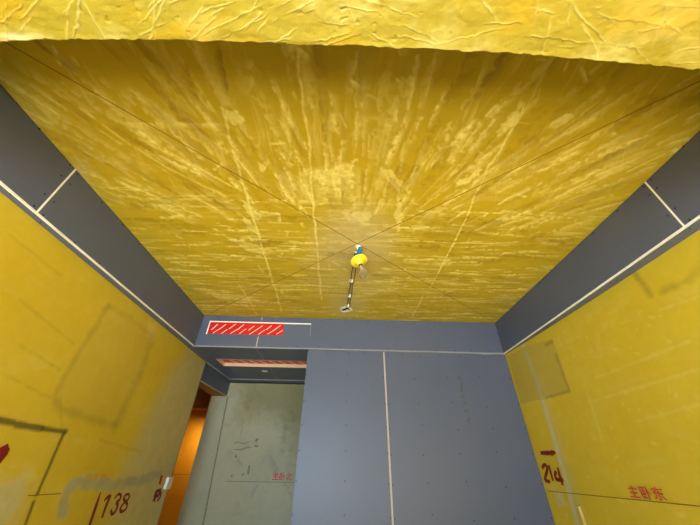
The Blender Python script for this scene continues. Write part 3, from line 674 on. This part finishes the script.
# opening for the return air in the soffit
t = thing('return_air_opening', ((OX0+OX1)/2, (OY0+OY1)/2, ZB+.045), 'wood-edged slot with red striped film in the recess soffit', 'air opening')
e = .014
obj('edge_strip', B(((OX0+.002, OY1-e, ZB-.001), (OX1-.002, OY1-.001, ZB+.046))), 'wood', t); obj('edge_strip', B(((OX0+.002, OY0+.001, ZB-.001), (OX1-.002, OY0+e, ZB+.046))), 'wood', t)
obj('edge_strip', B(((OX0+.002, OY0+e, ZB-.001), (OX0+e, OY1-e, ZB+.046))), 'wood', t); obj('edge_strip', B(((OX1-e, OY0+e, ZB-.001), (OX1-.002, OY1-e, ZB+.046))), 'wood', t)
bm = bmesh.new(); box(bm, (OX0+.002, OY0+.001, ZB+.046), (OX1-.002, OY1-.001, ZB+.052))
for k in range(9):
    x = OX0+.06+k*.145
    for dy in (.03, .20): prism(bm, [(x+dy*.3, OY0+dy, ZB+.0455), (x+dy*.3+.02, OY0+dy, ZB+.0455), (x+dy*.3+.11, OY0+dy+.13, ZB+.0455), (x+dy*.3+.09, OY0+dy+.13, ZB+.0455)], (0, 0, -.0008), 1)
obj('protective_film', bm, ['red', 'white'], t, 'red film with white slanting stripes')

# supply vent in the back bulkhead
c0, c1, c2, c3 = on_front(210.6, 321.8), on_front(207.4, 333.9), on_front(284.3, 323.8), on_front(311.2, 323.0)
vx0, vx1, vx2 = float(c0[0]+c1[0])/2, float(c2[0]), float(c3[0]); vz0, vz1 = float(c1[2])+.004, float(c0[2])-.004
t = thing('supply_air_vent', ((vx0+vx1)/2, YB, vz0), 'red film with white slanting stripes over the vent in the back bulkhead', 'air vent')
bm = bmesh.new(); box(bm, (vx0, YB-.004, vz0), (vx1, YB-.0008, vz1))
up = ((155,150,187,122),(190,150,228,122),(243,145,278,120),(285,150,318,122),(340,152,370,130),(380,150,412,128),(428,150,457,128),(470,150,500,128),
      (160,170,192,147),(205,168,235,147),(250,168,285,147),(295,168,328,145),(345,172,380,150),(390,172,422,150),(435,172,470,150),(480,172,510,152))
for a, b, c, d in up:
    p, q = on_front(180+a/5, 300+b/5), on_front(180+c/5, 300+d/5)
    p[2] = min(max(p[2], vz0+.004), vz1-.004); q[2] = min(max(q[2], vz0+.004), vz1-.004)
    prism(bm, [(p[0], YB-.0041, p[2]), (p[0]+.013, YB-.0041, p[2]), (q[0]+.013, YB-.0041, q[2]), (q[0], YB-.0041, q[2])], (0, -.0008, 0), 1)
obj('protective_film', bm, ['red', 'white'], t, 'red film with white slanting stripes')
obj('edge_strip', B(((vx0-.015, YB-.005, vz1), (vx2, YB-.0008, vz1+.016))), 'bead', t, 'cream top edge'); obj('edge_strip', B(((vx0-.015, YB-.005, vz0-.006), (vx0, YB-.0008, vz1))), 'bead', t, 'cream left edge')
obj('edge_strip', B(((vx2-.002, YB-.003, vz0), (vx2+.002, YB-.0008, vz1+.01))), 'greybead', t, 'grey right edge')
obj('cover_board', B(((vx1, YB-.003, vz0), (vx2-.004, YB-.0008, vz1))), 'blue', t, 'blue board filling the right end of the vent')

# downlight in the soffit
p = on_z(264.7, 371, ZB)
t = thing('downlight', (p[0], p[1], ZB), 'small white round downlight in the dark recess soffit', 'downlight')
bm = bmesh.new(); lathe(bm, [(.030, .0005), (.047, .0005), (.049, .004), (.044, .008), (.032, .005), (.030, .0005)], (p[0], p[1], ZB), (0, 0, -1)); obj('trim_ring', bm, 'metalw', t, smooth=True)
bm = bmesh.new(); lathe(bm, [(0, .0006), (.031, .0006), (.030, .003), (0, .0035)], (p[0], p[1], ZB), (0, 0, -1)); obj('lens', bm, 'boxwhite', t)

# lintel over the doorway
t = thing('door_lintel', (-2.0, 4.9, ZL), 'dark blue boarded lintel over the doorway to the orange hall', 'lintel')
bm = bmesh.new(); prism(bm, [(xlw(YE), YE+.002, ZL), (-1.958, YN-.002, ZL), (-1.972, YN-.002, ZL), (xlw(YE)-.014, YE+.002, ZL)], (0, 0, ZB-ZL-.004)); obj('face_board', bm, 'blue', t)
bm = bmesh.new(); prism(bm, [(xlw(YE)-.014, YE+.002, ZL), (-1.972, YN-.002, ZL), (-2.20, YN-.002, ZL), (-2.20, YE+.002, ZL)], (0, 0, ZC-ZL)); obj('core', bm, 'brown', t, 'brown underside')
bm = bmesh.new(); prism(bm, [(xlw(YE)+.003, YE+.002, ZL-.003), (-1.955, YN-.002, ZL-.003), (-1.965, YN-.002, ZL-.003), (xlw(YE)-.007, YE+.002, ZL-.003)], (0, 0, .014)); obj('corner_bead', bm, 'filler', t, 'pale corner bead')
# corner bead on the free end of the left wall
bm = bmesh.new(); prism(bm, [(xlw(YE)+.002, YE-.014, 0), (xlw(YE)+.002, YE+.002, 0), (xlw(YE)-.012, YE+.002, 0), (xlw(YE)-.012, YE-.014, 0)], (0, 0, ZB-.003))
struct(obj('trim_1', bm, 'plaster'))

# ================================================================== LAMP IN THE CEILING CENTRE
hk = on_ceiling(358, 246.5); hy = float(hk[1])
def LP(px, py): return Vector(on_y(px, py, hy))
t = thing('pendant_lamp', hk, 'bare clear bulb on a yellow holder hanging from the ceiling centre', 'lamp')
pc, pbulb = LP(358.9, 260.6), LP(363.2, 275.0)
ax = (pbulb-pc); ax.y = -0.035; ax.normalize()
# steel hook plate and ring
bm = bmesh.new(); lathe(bm, [(0, 0), (.026, 0), (.026, .006), (.012, .012), (0, .012)], (hk[0], hy, ZC), (0, 0, -1), 20)
hp = [(hk[0]-.012, hy, ZC-.008)]+[(hk[0]-.004+.026*math.sin(a), hy, ZC-.03-.022*(1-math.cos(a))+.0) for a in np.linspace(0, 4.4, 14)]
tube(bm, hp, .006, 8); obj('ceiling_hook', bm, 'metalw', t, 'white steel hook', smooth=True)
bm = bmesh.new(); c0 = LP(360.0, 247.5); tube(bm, [Vector((hk[0]-.01, hy-.005, ZC-.012)), c0, LP(360.6, 249.5)], .017, 10); obj('cable_clamp', bm, 'metalw', t, 'white clamp')
bm = bmesh.new(); pp = smooth_path([LP(360.3, 248.0), LP(359.8, 251.5), LP(358.2, 255.5), LP(358.0, 258.5)], 5)
tube(bm, pp, [.021 + .0025*math.sin(i*2.1) for i in range(len(pp))], 12); obj('taped_cable', bm, 'bluetape', t, 'blue taped cable', smooth=True)
bm = bmesh.new()
lathe(bm, [(0, -.018), (.03, -.018), (.052, -.012), (.074, .0), (.0765, .006), (.072, .010), (.058, .013), (.036, .024), (.027, .045), (.025, .060), (.019, .060), (.018, .04), (0, .04)], pc, ax, 40)
obj('lamp_holder', bm, 'lampyellow', t, 'yellow plastic lamp holder', smooth=True)
bm = bmesh.new(); lathe(bm, [(0, .041), (.017, .041), (.0175, .050), (.0165, .054), (.0175, .058), (.0165, .062), (.0175, .068), (.014, .074), (0, .074)], pc, ax, 24); obj('bulb_cap', bm, 'cap', t, 'dull metal screw cap', smooth=True)
d = (pbulb-pc).length*1.16; r = .0455
prof = [(.0135, .074), (.0145, .082)]
prof += [(r*math.sin(a), d-r*math.cos(a)) for a in np.linspace(.52, math.pi, 18)]
prof[-1] = (0, d+r)
bm = bmesh.new(); lathe(bm, prof, pc, ax, 36)
G = obj('bulb', bm, 'glass', t, 'clear glass bulb', smooth=True)
bm = bmesh.new(); st = pc+ax*.074; s1 = ax.cross(Vector((0, 1, 0))).normalized()
lathe(bm, [(0, .074), (.009, .074), (.008, .095), (.011, .108), (.009, .116), (0, .118)], pc, ax, 12)  # stem made white to stand in for the window glint
for sgn in (-1, 1): tube(bm, [pc+ax*.10, pc+ax*(d-.012)+s1*sgn*.016], .0011, 6)
tube(bm, [pc+ax*(d-.012)+s1*.016*math.cos(q)+Vector((0, -1, 0))*.008*math.sin(q) for q in np.linspace(0, math.pi, 9)], .0012, 6)
obj('filament', bm, 'metalw', G, 'filament on a white stem that doubles as the bulb highlight')

# round putty collar of the ceiling box
bx_ = on_ceiling(346, 309.3)
t = thing('ceiling_box', (bx_[0], bx_[1], ZC), 'round white-rimmed junction box in the ceiling near the back bulkhead', 'junction box')
bm = bmesh.new(); lathe(bm, [(.045, .0), (.080, .0005), (.078, .006), (.066, .011), (.050, .009), (.045, .002)], (bx_[0], bx_[1], ZC), (0, 0, -1), 36)
for v in bm.verts:
    a = math.atan2(v.co.y-bx_[1], v.co.x-bx_[0]); k = 1+.05*math.sin(3*a+1)+.03*math.sin(7*a); v.co.x = bx_[0]+(v.co.x-bx_[0])*k; v.co.y = bx_[1]+(v.co.y-bx_[1])*k
obj('rim', bm, 'putty', t, 'uneven white putty rim', smooth=True)
bm = bmesh.new(); lathe(bm, [(0, .0008), (.047, .0008), (.047, .002), (0, .002)], (bx_[0], bx_[1], ZC), (0, 0, -1), 28); obj('cover', bm, 'putty', t, 'pale cover')
bm = bmesh.new()
for a, b in (((342.6, 309.6), (347.5, 307.4)), ((347.5, 307.4), (349.4, 308.4))):
    pa, pb = on_ceiling(*a), on_ceiling(*b); tube(bm, [(pa[0], pa[1], ZC-.006), ((pa[0]+pb[0])/2, (pa[1]+pb[1])/2, ZC-.016), (pb[0], pb[1], ZC-.008)], .009, 8)
obj('wire_end', bm, 'black', t, 'black bent wire ends', smooth=True)

# twin wires along the ceiling from the box to the lamp
w0, w1 = on_ceiling(348.0, 306.5), on_ceiling(356.9, 250)
t = thing('ceiling_cable', (w0[0], w0[1], ZC), 'twin dark wires tied along the ceiling from box to lamp', 'cable')
dirv = Vector(w1-w0); dirv.z = 0; n = Vector((-dirv.y, dirv.x, 0)).normalized()
for sgn, nm in ((-1, 0), (1, 1)):
    bm = bmesh.new(); pp = []
    for i in range(41):
        k = i/40; pp.append(Vector(w0)+dirv*k+n*(sgn*(.007*abs(math.cos(k*9.4))+.011))+Vector((0, 0, -.012-.012*abs(math.sin(k*9.4)))))
    tube(bm, pp, .0058, 8); obj('wire', bm, 'wire', t, smooth=True)
for q in ((351.5, 279.7), (349.4, 295), (347.9, 304.8)):
    p = on_ceiling(*q); bm = bmesh.new(); lathe(bm, [(0, 0), (.022, 0), (.022, .018), (.016, .030), (0, .030)], (p[0], p[1], ZC), (0, 0, -1), 16); obj('cable_tie', bm, 'metalw', t, 'white cable tie', smooth=True)

# ================================================================== SMALL THINGS ON THE WALLS
# white box at the end of the left wall, by the doorway
q0, q1 = on_left(166.4, 477.4), on_left(161.2, 489.4)
bz0, bz1 = float(q1[2]), float(q0[2])
by = YE-.12
t = thing('switch_box', (xlw(by), by, bz0), 'small white box fixed at the end of the left wall by the doorway', 'switch box')
bx = xlw(by)
obj('body', B(((bx+.002, by-.005, bz0), (bx+.03, by+.09, bz1)), bevel=.004), 'boxwhite', t)
obj('lid', B(((bx+.030, by-.008, bz0-.003), (bx+.036, by+.093, bz1+.003)), bevel=.002), 'metalw', t, 'white lid')
s = [on_left(*q) for q in ((160.6, 475.4), (164.4, 475.4), (161.8, 485), (158.5, 484))]
t = thing('warning_sticker', tuple(s[3]), 'small red and orange sticker left of the white box', 'sticker')
nl = Vector(NL).normalized(); mid0, mid1 = (s[0]+s[1])/2, (s[2]+s[3])/2
bm = bmesh.new(); prism(bm, [Vector(v)+nl*.0015 for v in (s[0], mid0, mid1, s[3])], nl*.001); obj('red_half', bm, 'brush', t, 'dark red half')
bm = bmesh.new(); prism(bm, [Vector(v)+nl*.0015 for v in (mid0, s[1], s[2], mid1)], nl*.001); obj('orange_half', bm, 'orange', t, 'orange half')
# conduit stub in the filled chase of the right wall
p = on_right(580, 506); q = on_right(584.5, 530)
XPI = float(p[0])
t = thing('conduit_pipe', (XPI-.012, p[1], .0), 'cream conduit pipe upright against the right wall below number 214', 'pipe')
bm = bmesh.new(); pp = [(XPI-.0135, p[1], .0), (XPI-.0135, p[1], p[2])]; tube(bm, pp, .0125, 16)
obj('pipe', bm, 'pvc', t, smooth=True)
bm = bmesh.new(); lathe(bm, [(0, .0), (.010, .0), (.010, .0012), (0, .0012)], (XPI-.0135, p[1], p[2]), (0, 0, 1), 14); obj('bore', bm, 'black', t, 'dark open end')
